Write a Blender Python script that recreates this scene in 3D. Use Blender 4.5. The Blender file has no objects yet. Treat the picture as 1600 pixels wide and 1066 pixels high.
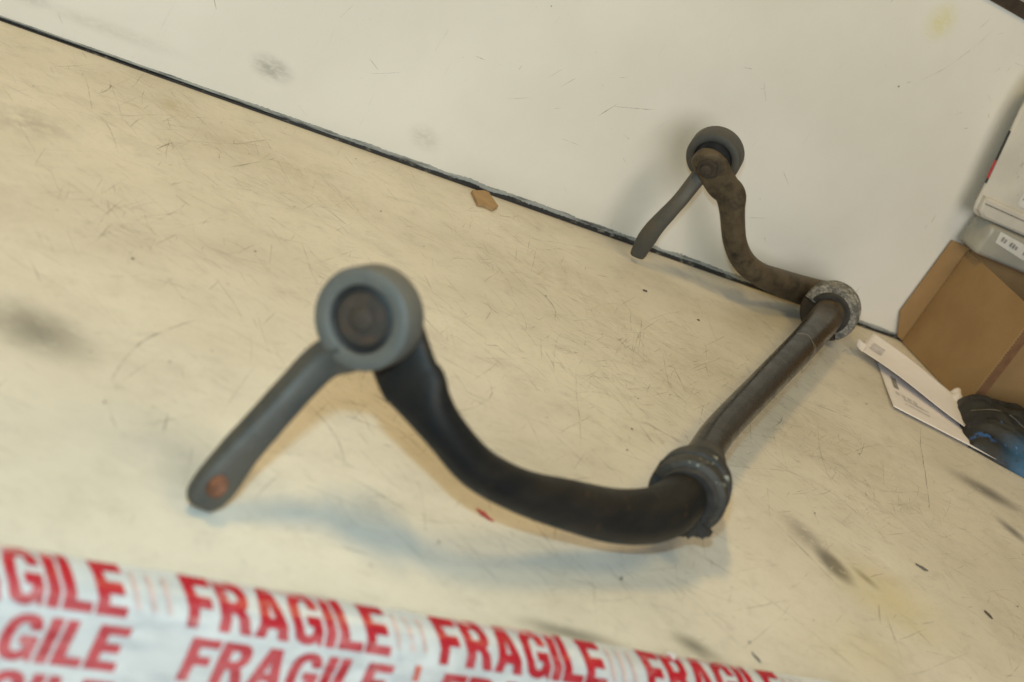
import bpy, bmesh, math, random
from mathutils import Vector, Matrix, noise
random.seed(7)
S = bpy.context.scene
COL = S.collection
R = math.radians

# ------------------------------------------------------------------ camera
CAM = Vector((0, 0, 0.48))
RIGHT = Vector((0.84136733, -0.28752981, 0.45763263))
DOWN = Vector((0.24688121, -0.54876963, -0.7986874))
FWD = Vector((0.48078133, 0.78497038, -0.39073113))
cd = bpy.data.cameras.new('camera')
cam = bpy.data.objects.new('camera', cd); COL.objects.link(cam)
mw = Matrix((RIGHT, -DOWN, -FWD)).transposed().to_4x4(); mw.translation = CAM
cam.matrix_world = mw
cd.sensor_width = 36; cd.lens = 45; cd.clip_start = 0.02; cd.clip_end = 50
cd.dof.use_dof = True; cd.dof.focus_distance = 1.42; cd.dof.aperture_fstop = 5.0
S.camera = cam

# ------------------------------------------------------------------ light
w = bpy.data.worlds.new('World'); S.world = w; w.use_nodes = True
w.node_tree.nodes['Background'].inputs[0].default_value = (1.0, 0.86, 0.66, 1)
w.node_tree.nodes['Background'].inputs[1].default_value = 0.05

def area(name, loc, target, sx, sy, power, col, shape='RECTANGLE'):
    l = bpy.data.lights.new(name, 'AREA'); l.shape = shape; l.size = sx; l.size_y = sy
    l.energy = power; l.color = col
    o = bpy.data.objects.new(name, l); COL.objects.link(o); o.location = loc
    o.rotation_euler = (Vector(target) - Vector(loc)).to_track_quat('-Z', 'Y').to_euler()
    return o
fl = CAM - DOWN * 0.115 + FWD * 0.02
area('camera_flash', fl, fl + FWD, 0.045, 0.025, 4.7, (0.58, 0.92, 1.10))                       # on-camera flash
area('bench_lamp', (-0.27, 0.755, 1.50), (0.50, 0.70, 0), 0.32, 0.05, 8.8, (1.0, 0.69, 0.26))         # warm lamp high on the left
area('ceiling_lamp', (1.00, 0.42, 1.60), (0.85, 1.15, 0), 0.6, 0.45, 6.0, (1.0, 0.76, 0.34))        # warm lamp overhead
area('room_fill', (0.7, -2.4, 1.15), (0.9, 1.3, 0.15), 2.8, 2.0, 56, (1.0, 0.985, 0.93))            # broad soft fill added from the camera side to brighten the panel

S.view_settings.view_transform = 'Standard'; S.view_settings.look = 'None'
S.view_settings.exposure = 0.04; S.view_settings.gamma = 1
S.view_settings.use_curve_mapping = False

# ------------------------------------------------------------------ helpers
F = 2000.0
def P(x, y, d):                       # the point seen at (x, y) of the photograph, d metres deep
    return CAM + (RIGHT * (x - 800) + DOWN * (y - 533) + FWD * F) * (d / F)
def at(x, y, axis, val):              # the same on the plane world[axis] = val
    v = RIGHT * (x - 800) + DOWN * (y - 533) + FWD * F
    return CAM + v * ((val - CAM[axis]) / v[axis])
def G(x, y, z=0.0): return at(x, y, 2, z)

def mat(name):
    m = bpy.data.materials.new(name); m.use_nodes = True
    nt = m.node_tree; b = nt.nodes['Principled BSDF']
    return m, nt, b
class N:
    """small wrapper for building node graphs"""
    def __init__(s, nt): s.nt = nt
    def new(s, t, **k):
        n = s.nt.nodes.new(t)
        for a, v in k.items(): setattr(n, a, v)
        return n
    def link(s, a, b): s.nt.links.new(a, b)
    def val(s, sock, v):
        if isinstance(v, bpy.types.NodeSocket): s.link(v, sock)
        else: sock.default_value = v
    def coord(s, out='Object'): return s.new('ShaderNodeTexCoord').outputs[out]
    def geo(s): return s.new('ShaderNodeNewGeometry').outputs['Position']
    def mapping(s, v, loc=(0,0,0), rot=(0,0,0), sc=(1,1,1)):
        n = s.new('ShaderNodeMapping'); s.link(v, n.inputs[0])
        n.inputs[1].default_value = loc; n.inputs[2].default_value = rot; n.inputs[3].default_value = sc
        return n.outputs[0]
    def noise(s, v, scale, detail=3, rough=.55, dist=0.0):
        n = s.new('ShaderNodeTexNoise'); s.link(v, n.inputs['Vector'])
        n.inputs['Scale'].default_value = scale; n.inputs['Detail'].default_value = detail
        n.inputs['Roughness'].default_value = rough; n.inputs['Distortion'].default_value = dist
        return n.outputs['Fac']
    def ramp(s, v, lo, hi, a=0.0, b=1.0):
        n = s.new('ShaderNodeMapRange'); n.interpolation_type = 'SMOOTHSTEP'; s.val(n.inputs[0], v)
        for i, q in zip((1, 2, 3, 4), (lo, hi, a, b)): n.inputs[i].default_value = q
        return n.outputs[0]
    def math(s, op, a, b=0.0):
        n = s.new('ShaderNodeMath', operation=op); s.val(n.inputs[0], a); s.val(n.inputs[1], b); return n.outputs[0]
    def mix(s, f, a, b):
        n = s.new('ShaderNodeMix', data_type='RGBA'); s.val(n.inputs[0], f)
        s.val(n.inputs[6], a if isinstance(a, bpy.types.NodeSocket) else (*a, 1))
        s.val(n.inputs[7], b if isinstance(b, bpy.types.NodeSocket) else (*b, 1)); return n.outputs[2]
    def blob(s, v, c, r, rotz=0.0, soft=1.0, axis='z'):
        """0..1 mask of an elliptical smudge centred on c with radii r"""
        m = s.new('ShaderNodeMapping'); m.vector_type = 'TEXTURE'; s.link(v, m.inputs[0])
        m.inputs[1].default_value = c
        m.inputs[2].default_value = (0, 0, rotz) if axis == 'z' else (0, rotz, 0)
        m.inputs[3].default_value = r
        l = s.new('ShaderNodeVectorMath', operation='LENGTH'); s.link(m.outputs[0], l.inputs[0])
        return s.ramp(l.outputs['Value'], 1.0, 1.0 - soft, 0, 1)
    def bump(s, h, strength, dist, b):
        n = s.new('ShaderNodeBump'); n.inputs['Strength'].default_value = strength
        n.inputs['Distance'].default_value = dist; s.link(h, n.inputs['Height']); s.link(n.outputs[0], b.inputs['Normal'])

def plain(name, col, rough=.6, metal=0.0, var=.25, scale=60, bump=0.0, spec=.5):
    m, nt, b = mat(name); n = N(nt); c = n.geo()
    f = n.ramp(n.noise(c, scale, 5, .6), .3, .7)
    b.inputs['Base Color'].default_value = (*col, 1)
    n.link(n.mix(f, tuple(x * (1 - var) for x in col), tuple(min(1, x * (1 + var)) for x in col)), b.inputs['Base Color'])
    b.inputs['Roughness'].default_value = rough; b.inputs['Metallic'].default_value = metal
    b.inputs['Specular IOR Level'].default_value = spec
    if bump: n.bump(n.noise(c, scale * 6, 3), bump, .001, b)
    return m

def obj(name, bm_or_mesh, material, parent=None, smooth=False, **props):
    if isinstance(bm_or_mesh, bmesh.types.BMesh):
        me = bpy.data.meshes.new(name); bmesh.ops.recalc_face_normals(bm_or_mesh, faces=bm_or_mesh.faces[:])
        bm_or_mesh.to_mesh(me); bm_or_mesh.free()
    else: me = bm_or_mesh
    me.materials.clear(); me.materials.append(material)
    for p in me.polygons: p.use_smooth = smooth
    o = bpy.data.objects.new(name, me); COL.objects.link(o)
    if parent:
        o.parent = parent; o.matrix_parent_inverse = parent.matrix_basis.inverted()
    for k, v in props.items(): o[k] = v
    return o
def thing(name, label, category, loc, group=None):
    o = bpy.data.objects.new(name, None); COL.objects.link(o); o.location = loc; o.empty_display_size = .02
    o['label'] = label; o['category'] = category
    if group: o['group'] = group
    return o
def quad(bm, pts): return bm.faces.new([bm.verts.new(p) for p in pts])
def box(bm, c0, c1, mx=None, bev=0.0, seg=2):
    vs = []
    r = bmesh.ops.create_cube(bm, size=1)
    a, b_ = Vector(c0), Vector(c1)
    for v in r['verts']:
        v.co = Vector([(a[i] + b_[i]) / 2 + v.co[i] * (b_[i] - a[i]) for i in range(3)])
    if bev:
        es = list({e for v in r['verts'] for e in v.link_edges})
        rr = bmesh.ops.bevel(bm, geom=es, offset=bev, segments=seg, affect='EDGES', profile=.5)
    if mx is not None:
        for v in bm.verts: v.co = mx @ v.co
    return bm
def catmull(pts, n):
    """pts: list of equal-length tuples of floats; resampled with n steps per span"""
    out = []
    L = len(pts)
    for i in range(L - 1):
        p0, p1, p2, p3 = pts[max(i - 1, 0)], pts[i], pts[i + 1], pts[min(i + 2, L - 1)]
        for k in range(n):
            t = k / n
            out.append(tuple(.5 * (2 * b + (c - a) * t + (2 * a - 5 * b + 4 * c - d) * t * t + (3 * b - a - 3 * c + d) * t ** 3)
                             for a, b, c, d in zip(p0, p1, p2, p3)))
    out.append(tuple(pts[-1])); return out
def sweep(path, axis, sides=32, power=2.0, cap=True, lump=0.0, jit=30):
    """path: (x,y,z,rw,rn) samples; axis: thickness direction, a vector or f(i/(n-1))"""
    bm = bmesh.new(); rings = []; n = len(path)
    for i, q in enumerate(path):
        c = Vector(q[:3]); a = Vector(path[max(i - 1, 0)][:3]); b = Vector(path[min(i + 1, n - 1)][:3])
        t = (b - a).normalized(); ax = Vector(axis(i / (n - 1)) if callable(axis) else axis)
        nn = (ax - t * ax.dot(t)).normalized(); ww = t.cross(nn)
        ring = []
        pw = q[5] if len(q) > 5 else power
        for k in range(sides):
            an = 2 * math.pi * k / sides; cs, sn = math.cos(an), math.sin(an)
            x = math.copysign(abs(cs) ** (2 / pw), cs) * q[3]; y = math.copysign(abs(sn) ** (2 / pw), sn) * q[4]
            co = c + ww * x + nn * y
            if lump: co += (co - c).normalized() * lump * noise.noise(co * jit)
            ring.append(bm.verts.new(co))
        rings.append(ring)
    for i in range(n - 1):
        for k in range(sides):
            bm.faces.new((rings[i][k], rings[i][(k + 1) % sides], rings[i + 1][(k + 1) % sides], rings[i + 1][k]))
    if cap:
        bm.faces.new(rings[0][::-1]); bm.faces.new(rings[-1])
    return bm
def lathe(profile, c, axis, sides=48, a0=0.0, a1=2 * math.pi, ref=None, bm=None, closed=True):
    """profile: (r, h) loop turned about axis through c"""
    bm = bm or bmesh.new(); axis = Vector(axis).normalized()
    u = Vector(ref) if ref else Vector((0, 0, 1)); u = (u - axis * u.dot(axis)).normalized(); v = axis.cross(u)
    full = abs(a1 - a0 - 2 * math.pi) < 1e-6
    cnt = sides if full else sides + 1; rows = []
    for k in range(cnt):
        an = a0 + (a1 - a0) * k / sides
        rows.append([bm.verts.new(Vector(c) + (u * math.cos(an) + v * math.sin(an)) * r + axis * h) for r, h in profile])
    m = len(profile)
    for k in range(sides):
        A, B = rows[k], rows[(k + 1) % cnt]
        for j in range(m if closed else m - 1):
            try: bm.faces.new((A[j], A[(j + 1) % m], B[(j + 1) % m], B[j]))
            except ValueError: pass
    if not full and closed:
        bm.faces.new(rows[0]); bm.faces.new(rows[-1][::-1])
    return bm
def smooth_by_angle(o, deg=40):
    me = o.data
    for p in me.polygons: p.use_smooth = True
    bm = bmesh.new(); bm.from_mesh(me)
    for e in bm.edges:
        if len(e.link_faces) == 2 and e.calc_face_angle(0) > R(deg): e.smooth = False
    bm.to_mesh(me); bm.free()

# ------------------------------------------------------------------ materials of the setting
WY = 1.334           # front face of the back panel
FY = 0.551           # where the bench's flat top ends at the front

def bench_material():
    m, nt, b = mat('bench_laminate'); n = N(nt); c = n.geo()
    st = n.mapping(c, rot=(0, 0, R(48)), sc=(1, 1.5, 1))
    base = n.mix(n.ramp(n.noise(c, 5, 6, .6), .3, .72), (.63, .585, .495), (.74, .695, .60))
    base = n.mix(n.math('MULTIPLY', n.ramp(n.noise(st, 11, 9, .78, .3), .46, .74), .36), base, (.40, .36, .29))      # rubbed-in grime along one direction
    base = n.mix(n.math('MULTIPLY', n.ramp(n.noise(n.mapping(c, rot=(0, 0, R(-35)), sc=(1, 1.6, 1)), 30, 9, .8, .4), .50, .72), .34), base, (.36, .33, .285))
    base = n.mix(n.math('MULTIPLY', n.ramp(n.noise(n.mapping(c, rot=(0, 0, R(62)), sc=(1, 1.8, 1)), 110, 8, .85, .3), .52, .70), .30), base, (.33, .30, .25))
    base = n.mix(n.math('MULTIPLY', n.ramp(n.noise(c, 420, 2, .5), .66, .8), .30), base, (.30, .27, .23))    # pinprick specks
    def smear(c0, r, rot, col, amt, soft=1.0, br=(.3, .6), sc=60):
        nonlocal base
        k = n.math('MULTIPLY', n.blob(c, (*c0, 0), (r[0] * 1.1, r[1] * 1.7, .05), rot, soft), n.ramp(n.noise(c, sc, 5, .65), br[0], br[1]))
        base = n.mix(n.math('MULTIPLY', k, amt), base, col)
    smear((.143, .777), (.055, .026), R(-21), (.12, .11, .09), .66, 1, (.1, .5))
    smear((.137, 1.108), (.06, .024), R(33), (.26, .23, .19), .45, 1)
    smear((.850, .712), (.030, .0125), R(-79), (.12, .11, .11), .88, .7, (.30, .42), 90)
    smear((.839, .750), (.036, .016), R(-70), (.20, .18, .15), .58, 1, (.28, .5), 90)
    smear((.884, .703), (.020, .006), R(-60), (.17, .15, .14), .75, 1, (.2, .4))
    smear((1.255, .934), (.070, .018), R(-28), (.12, .11, .10), .80, 1, (.2, .45))
    smear((1.230, .859), (.032, .011), R(-68), (.14, .13, .12), .8, 1, (.2, .4))
    smear((.614, .570), (.026, .009), R(-25), (.16, .15, .12), .75, 1, (.2, .4))
    smear((.500, .562), (.055, .007), R(-6), (.18, .17, .14), .75, 1, (.25, .5))
    smear((.20, .66), (.10, .05), R(10), (.50, .48, .42), .45, 1, (.1, .6), 30)
    smear((.90, .68), (.085, .045), R(-20), (.62, .52, .20), .42, 1, (.1, .6), 25)
    smear((.80, .60), (.09, .035), R(10), (.64, .57, .34), .35, 1, (.1, .6), 25)
    smear((.40, 1.20), (.13, .05), R(-20), (.46, .40, .28), .40, 1, (.3, .65))
    smear((.28, 1.265), (.03, .022), R(-20), (.42, .36, .22), .5, 1, (.35, .6))
    smear((.75, 1.12), (.20, .05), R(-35), (.48, .41, .29), .35, 1, (.3, .65))
    smear((.98, .96), (.20, .06), R(-35), (.48, .42, .30), .30, 1, (.3, .65))
    n.link(base, b.inputs['Base Color'])
    b.inputs['Specular IOR Level'].default_value = .35
    n.link(n.ramp(n.noise(c, 22, 5), .3, .7, .42, .60), b.inputs['Roughness'])
    n.bump(n.noise(c, 350, 3), .06, .0006, b)
    return m
def wall_material():
    m, nt, b = mat('panel_laminate'); n = N(nt); c = n.geo()
    base = n.mix(n.ramp(n.noise(c, 4, 5, .6), .3, .7), (.69, .67, .615), (.75, .73, .68))
    base = n.mix(n.math('MULTIPLY', n.ramp(n.noise(c, 300, 2), .70, .80), .35), base, (.40, .37, .32))
    base = n.mix(n.math('MULTIPLY', n.ramp(n.noise(n.mapping(c, rot=(0, R(30), 0), sc=(9, 1, 1)), 16, 4, .7), .66, .78), .25), base, (.46, .43, .38))
    for c0, r, rot, col, amt in (((.378, WY, .052), (.034, .05, .019), .15, (.24, .24, .225), .70),
                                 ((.12, WY, .040), (.035, .05, .020), .2, (.34, .35, .34), .55),
                                 ((.575, WY, .038), (.03, .05, .020), .3, (.40, .37, .33), .45),
                                 ((1.133, WY, .418), (.032, .05, .034), 0, (.62, .57, .14), .55),
                                 ((.20, WY, .03), (.12, .05, .012), 0, (.50, .48, .42), .45)):
        k = n.math('MULTIPLY', n.blob(c, c0, r, rot, 1.0, 'y'), n.ramp(n.noise(n.mapping(c, rot=(0, .6, 0), sc=(1, 1, 2.2)), 75, 7, .75), .25, .62))
        base = n.mix(n.math('MULTIPLY', k, amt), base, col)
    n.link(base, b.inputs['Base Color'])
    b.inputs['Roughness'].default_value = .52; b.inputs['Specular IOR Level'].default_value = .35
    n.bump(n.noise(c, 160, 3), .05, .0006, b)
    return m
M_BENCH, M_WALL = bench_material(), wall_material()

# ------------------------------------------------------------------ bench top with rolled front edge
# profile from the back to the front: arc-length parametrised, so that tape and print can be laid on it
SLOPE, RAD = R(62), 0.020
def prof(s):
    """point (y, z) and outward normal on the front edge at arc length s (s = 0 where the flat top ends)"""
    if s <= 0: return FY - s, 0.0, 0.0, 1.0
    L = RAD * SLOPE
    a = min(s, L) / RAD
    y = FY - RAD * math.sin(a); z = -RAD * (1 - math.cos(a))
    if s > L:
        y -= (s - L) * math.cos(SLOPE); z -= (s - L) * math.sin(SLOPE)
    return y, z, -math.sin(a), math.cos(a)
X0, X1 = -1.6, 3.6
bm = bmesh.new(); rows = []
ss = [-(WY + .03 - FY)] + [RAD * SLOPE * i / 14 for i in range(15)] + [.09]
for s in ss:
    y, z, _, _ = prof(s); rows.append((y, z))
rows += [(rows[-1][0] + .02, rows[-1][1] - .004), (WY + .03, -.06)]
A = [bm.verts.new((X0, y, z)) for y, z in rows]; B = [bm.verts.new((X1, y, z)) for y, z in rows]
for i in range(len(rows)):
    j = (i + 1) % len(rows); bm.faces.new((A[i], B[i], B[j], A[j]))
bm.faces.new(A[::-1]); bm.faces.new(B)
bench = obj('bench_top', bm, M_BENCH, kind='structure'); smooth_by_angle(bench, 25)

# back panel, its trim, and the wall above it
bm = bmesh.new(); box(bm, (X0, WY, .0035), (X1, WY + .018, .468)); panel = obj('back_panel', bm, M_WALL, kind='structure')
M_TRIM = plain('dark_trim', (.045, .032, .022), .5)
bm = bmesh.new(); box(bm, (X0, WY - .004, .469), (X1, WY + .020, .486), bev=.001)
obj('top_trim', bm, M_TRIM, panel)
M_RW = plain('room_wall_paint', (.42, .40, .37), .8, scale=6)
bm = bmesh.new(); box(bm, (X0, WY + .035, -.3), (X1, WY + .06, 1.8)); obj('room_wall', bm, M_RW, kind='structure')

# chipped light edge and black sealant in the corner
def ragged_strip(y, z0, z1, amp, seed, width, thin=None):
    bm = bmesh.new(); prev = None; x = -.3
    while x < 2.2:
        w_ = 1 + .8 * noise.noise(Vector((x * 11, seed, 5)))
        a = z0 + amp[0] * noise.noise(Vector((x * 60, seed, 0))) + amp[0] * .6 * noise.noise(Vector((x * 260, seed, 4)))
        c = z1 + w_ * amp[1] * noise.noise(Vector((x * 30, seed, 9))) + amp[1] * .7 * noise.noise(Vector((x * 300, seed, 2)))
        if thin: k = thin(x); a = z0 + (a - z0) * k; c = z0 + (c - z0) * k
        row = [bm.verts.new((x, y, max(a, .0003))), bm.verts.new((x, y, max(c, a + .0003))),
               bm.verts.new((x, y + width, max(c, a + .0003) + .0006))]
        if prev:
            bm.faces.new((prev[0], row[0], row[1], prev[1])); bm.faces.new((prev[1], row[1], row[2], prev[2]))
        prev = row; x += .0022
    return bm
def chip_mat():
    m, nt, b = mat('chipped_edge'); n = N(nt); c = n.geo()
    f = n.ramp(n.noise(n.mapping(c, sc=(.35, 1, 3)), 40, 5, .7), .46, .66)
    n.link(n.mix(f, (.34, .36, .35), (.05, .055, .055)), b.inputs['Base Color']); b.inputs['Roughness'].default_value = .6
    return m
thin = lambda x: min(1.0, max(.16, .16 + (x - .16) * 1.5)) * (1 if x < 1.0 else max(.72, 1 - (x - 1.0) * 1.0))
obj('worn_edge', ragged_strip(WY - .0012, .0035, .0098, (.0006, .0022), 3, .004, thin), chip_mat(), panel)
def black_mat():
    m, nt, b = mat('black_sealant'); n = N(nt); c = n.geo()
    f = n.ramp(n.noise(n.mapping(c, sc=(.6, 1, 1)), 90, 6, .75), .55, .66)
    n.link(n.mix(f, (.018, .019, .022), (.22, .21, .18)), b.inputs['Base Color']); b.inputs['Roughness'].default_value = .55
    return m
obj('black_sealant', ragged_strip(WY - .0032, .0002, .0052, (.0001, .0020), 8, .004, thin), black_mat(), panel)

# hairline scratches in the laminate: too many to count, one part each
def scratch_mat(name, col, a):
    m, nt, b = mat(name); n = N(nt)
    b.inputs['Base Color'].default_value = (*col, 1); b.inputs['Roughness'].default_value = .7
    f = n.ramp(n.noise(n.geo(), 45, 4, .7), .38, .62, a * .15, a)
    n.link(f, b.inputs['Alpha']); return m
def scratches(n, rnd, region, spread, lens, wid, lift, wall=False):
    bm = bmesh.new()
    for _ in range(n):
        if rnd.random() < .55 and not wall:      # wear gathers where the work is done
            cx, cy, sr = rnd.choice(hot); x = rnd.gauss(cx, sr); y = rnd.gauss(cy, sr * .7)
        else: x = rnd.uniform(*region[0]); y = rnd.uniform(*region[1])
        an = rnd.choice(spread) + rnd.gauss(0, .4); L = min(.26, rnd.expovariate(1 / lens) + .006)
        k = rnd.gauss(0, 2.0) if rnd.random() < .82 else rnd.gauss(0, 9)
        wd = wid * rnd.uniform(.5, 1.5); seg = max(3, int(L / .006)); prev = None
        for i in range(seg + 1):
            taper = math.sin(math.pi * (i + .15) / (seg + .3)) ** .5
            dx, dy = math.cos(an), math.sin(an); h = wd * taper / 2
            pts = ((x - dy * h, y + dx * h), (x + dy * h, y - dx * h))
            if wall: row = [bm.verts.new((p[0], WY - lift, p[1])) for p in pts]
            else: row = [bm.verts.new((p[0], p[1], lift)) for p in pts]
            ok = (.013 < y < .46) if wall else (FY + .004 < y < WY - .01)
            if not ok: break
            if prev: bm.faces.new((prev[0], prev[1], row[1], row[0]))
            prev = row; x += dx * L / seg; y += dy * L / seg; an += k * L / seg + rnd.gauss(0, .03)
    return bm
rnd = random.Random(11)
hot = [(rnd.uniform(.2, 1.35), rnd.uniform(.62, 1.28), rnd.uniform(.03, .10)) for _ in range(16)]
diag = [R(-38), R(-45), R(-30), R(20), R(60), R(110)]
obj('fine_scratches', scratches(3400, rnd, ((.1, 1.75), (.57, 1.32)), diag, .026, .00050, .0003), scratch_mat('scratch_fine', (.27, .24, .20), .40), bench, kind='stuff')
obj('dark_scratches', scratches(90, rnd, ((.1, 1.6), (.57, 1.32)), diag, .06, .0006, .0006), scratch_mat('scratch_dark', (.14, .12, .10), .60), bench, kind='stuff')
obj('panel_scratches', scratches(90, rnd, ((.1, 1.6), (.02, .45)), [R(70), R(-30), R(40)], .011, .0006, .0003, True), scratch_mat('scratch_panel', (.28, .26, .22), .55), panel, kind='stuff')
def specks(n, rnd, wall=False):
    bm = bmesh.new()
    for _ in range(n):
        x = rnd.uniform(.1, 1.7); y = rnd.uniform(.02, .45) if wall else rnd.uniform(.58, 1.32); r = min(.0016, .0004 + rnd.expovariate(1 / .0004))
        k = rnd.randint(5, 7); ph = rnd.random() * 6; st = rnd.uniform(.4, 1)
        vs = []
        for i in range(k):
            a = ph + 2 * math.pi * i / k; q = r * rnd.uniform(.6, 1.2)
            p = (x + math.cos(a) * q, y + math.sin(a) * q * st)
            vs.append((p[0], WY - .0009, p[1]) if wall else (p[0], p[1], .0009))
        quad(bm, vs)
    return bm
M_SPECK = plain('dirt_speck', (.17, .145, .115), .9, var=.5, scale=300)
obj('dirt_specks', specks(200, rnd), M_SPECK, bench, kind='stuff')
obj('dirt_specks', specks(16, rnd, True), M_SPECK, panel, kind='stuff')

# ------------------------------------------------------------------ stabiliser bar
def steel(name, dark, brown, rust, rlo, rhi, rough=(.42, .62), bump=.35, metal=.0, rear=None):
    m, nt, b = mat(name); n = N(nt); c = n.geo()
    al = n.mapping(n.mapping(c, rot=(0, 0, R(-46.4))), sc=(.12, 1, 1)) if rear else c
    a = n.mix(n.ramp(n.noise(al, 34 if rear else 22, 6, .65), .35, .68), dark, brown)
    a = n.mix(n.ramp(n.noise(c, 55, 7, .7, .4), rlo, rhi), a, rust)
    if rear:                          # the rear arm is rustier than the front one
        sp = n.new('ShaderNodeSeparateXYZ'); n.link(c, sp.inputs[0])
        k = n.math('MULTIPLY', n.ramp(sp.outputs['Y'], 1.10, 1.22), n.ramp(n.noise(c, 40, 6, .7), .25, .62))
        a = n.mix(k, a, rear)
    a = n.mix(n.math('MULTIPLY', n.ramp(n.noise(c, 380, 3), .60, .75), .25 if rear else .5), a, tuple(x * 1.5 + .006 for x in brown))
    n.link(a, b.inputs['Base Color']); b.inputs['Metallic'].default_value = metal
    if rear: b.inputs['Specular IOR Level'].default_value = .20
    ro = n.ramp(n.noise(c, 40, 5), .3, .7, *rough)
    if rear:                          # polished along the straight length, duller on the arms
        k = n.math('MULTIPLY', n.ramp(sp.outputs['Y'], .70, .80), n.ramp(sp.outputs['Y'], 1.22, 1.14))
        ro = n.math('ADD', ro, n.math('MULTIPLY', n.math('SUBTRACT', 1.0, k), .22))
    n.link(ro, b.inputs['Roughness'])
    n.bump(n.noise(c, 260, 6, .7), bump, .0008, b); return m
M_BAR = steel('dirty_black_steel', (.011, .0113, .0113), (.024, .020, .016), (.070, .042, .022), .60, .74, (.20, .32), .10, rear=(.105, .080, .050))
M_ROD = steel('worn_grey_steel', (.050, .051, .046), (.078, .071, .057), (.10, .068, .042), .60, .74, (.45, .62), .45)
M_RING = steel('grey_painted_steel', (.104, .104, .093), (.135, .124, .100), (.130, .088, .054), .68, .82, (.5, .68), .25)
M_RINGD = steel('brown_painted_steel', (.060, .062, .060), (.080, .072, .056), (.105, .070, .042), .58, .76, (.5, .68), .3)
M_RUBBER = plain('black_rubber', (.026, .024, .021), .65, var=.4, scale=90, bump=.2)
M_RUST = steel('rusted_steel', (.034, .027, .021), (.055, .040, .027), (.095, .048, .026), .52, .72, (.7, .9), .6)
M_RUSTO = steel('bright_rust', (.07, .036, .024), (.17, .068, .032), (.27, .11, .055), .45, .62, (.8, .95), .5)
def chalk():
    m, nt, b = mat('chalky_rubber'); n = N(nt); c = n.geo()
    f = n.ramp(n.noise(c, 90, 6, .75), .40, .60); g = n.ramp(n.noise(n.mapping(c, sc=(1, 1, 3)), 240, 4), .45, .6)
    a = n.mix(f, (.33, .31, .27), (.10, .095, .085)); a = n.mix(n.math('MULTIPLY', g, .6), a, (.05, .048, .044))
    n.link(a, b.inputs['Base Color']); b.inputs['Roughness'].default_value = .75
    n.bump(n.noise(c, 200, 6, .7), .5, .001, b); return m
def grubby():
    m, nt, b = mat('grubby_rubber'); n = N(nt); c = n.geo()
    a = n.mix(n.ramp(n.noise(c, 45, 6, .7), .4, .62), (.018, .018, .017), (.048, .042, .033))
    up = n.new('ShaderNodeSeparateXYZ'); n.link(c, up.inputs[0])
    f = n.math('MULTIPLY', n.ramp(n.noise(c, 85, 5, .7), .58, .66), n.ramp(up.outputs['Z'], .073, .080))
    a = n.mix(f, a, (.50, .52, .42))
    n.link(a, b.inputs['Base Color']); b.inputs['Roughness'].default_value = .6
    n.bump(n.noise(c, 200, 5), .4, .001, b); return m
M_CHALK, M_GRUB = chalk(), grubby()

N1 = Vector((.70, .705, -.10)).normalized()          # axis of the front joint
N2 = Vector((.55, .78, .30)).normalized()            # axis of the rear joint
J1 = P(562, 500, .765)                               # joint centres (front face of ring 1, ring 2)
J2 = P(1113, 250, 1.53)
BD = Vector((.69, .724, 0)).normalized()             # direction of the straight length

sb = thing('stabilizer_bar', 'bent black and rusty steel anti-roll bar with drop links lying on the bench', 'car part', (.9, .95, 0))
pts = []
def add(v, rw, rn, pw=2.0): pts.append((v.x, v.y, v.z, rw, rn, pw))
# front paddle (behind ring 1) -> arm -> bend -> straight length -> bend -> arm -> rear paddle
pc = J1 + N1 * .036
wdir = (P(645, 600, .798) - pc).normalized()
add(pc - wdir * .0215, .004, .0072, 2.6); add(pc - wdir * .0185, .0125, .0072, 2.6); add(pc - wdir * .011, .0190, .0073, 2.6); add(pc, .0212, .0074, 2.6)
add(P(634, 580, .797), .0212, .0076, 2.6); add(P(650, 606, .799), .0212, .0095, 2.4); add(P(668, 636, .803), .0168, .0135, 2.1)
for q in ((697, 676, .812, 69), (746, 731, .834, 69), (812, 767, .864, 70), (883, 788, .900, 80), (960, 806, .938, 86)):
    r = q[3] * q[2] / F / 2; add(P(*q[:3]), r, r)
add(P(1020, 805, .964), .0214, .0214); add(P(1058, 786, .990), .0212, .0212); add(G(1080, 748, .050), .0188, .0188)
add(G(1102, 708, .047), .0160, .0160); add(G(1128, 670, .045), .0156, .0156)
add(G(1195, 600, .042), .0168, .0168); add(G(1260, 533, .041), .0190, .0190); add(G(1288, 500, .040), .0208, .0208)
add(G(1302, 479, .041), .0212, .0212); add(P(1304, 467, 1.782), .0210, .0210)
for q in ((1264, 457, 1.752, 47), (1217, 441, 1.695, 42), (1184, 427, 1.645, 37), (1161, 407, 1.625, 37), (1148, 376, 1.60, 37), (1144, 330, 1.572, 40)):
    r = q[3] * q[2] / F / 2; add(P(*q[:3]), r, r)
pc2 = J2 - N2 * .012
w2 = (P(1141, 305, 1.558) - pc2).normalized()
add(P(1141, 305, 1.558), .0195, .0115, 2.2); add(P(1128, 289, 1.545), .0208, .0085, 2.5)
add(pc2 + w2 * .008, .0212, .0072, 2.6); add(pc2, .0212, .0070, 2.6); add(pc2 - w2 * .012, .0182, .0070, 2.6); add(pc2 - w2 * .019, .0120, .0070, 2.6); add(pc2 - w2 * .0215, .004, .0068, 2.6)
path = catmull(pts, 7)
bar = obj('bar', sweep(path, lambda t: N1.lerp(Vector((0, 0, 1)), max(0, min(1, (t - .25) * 5))) if t < .5 else Vector((0, 0, 1)).lerp(N2, max(0, min(1, (t - .55) * 6))), 40), M_BAR, sb)
smooth_by_angle(bar, 50)

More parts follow.
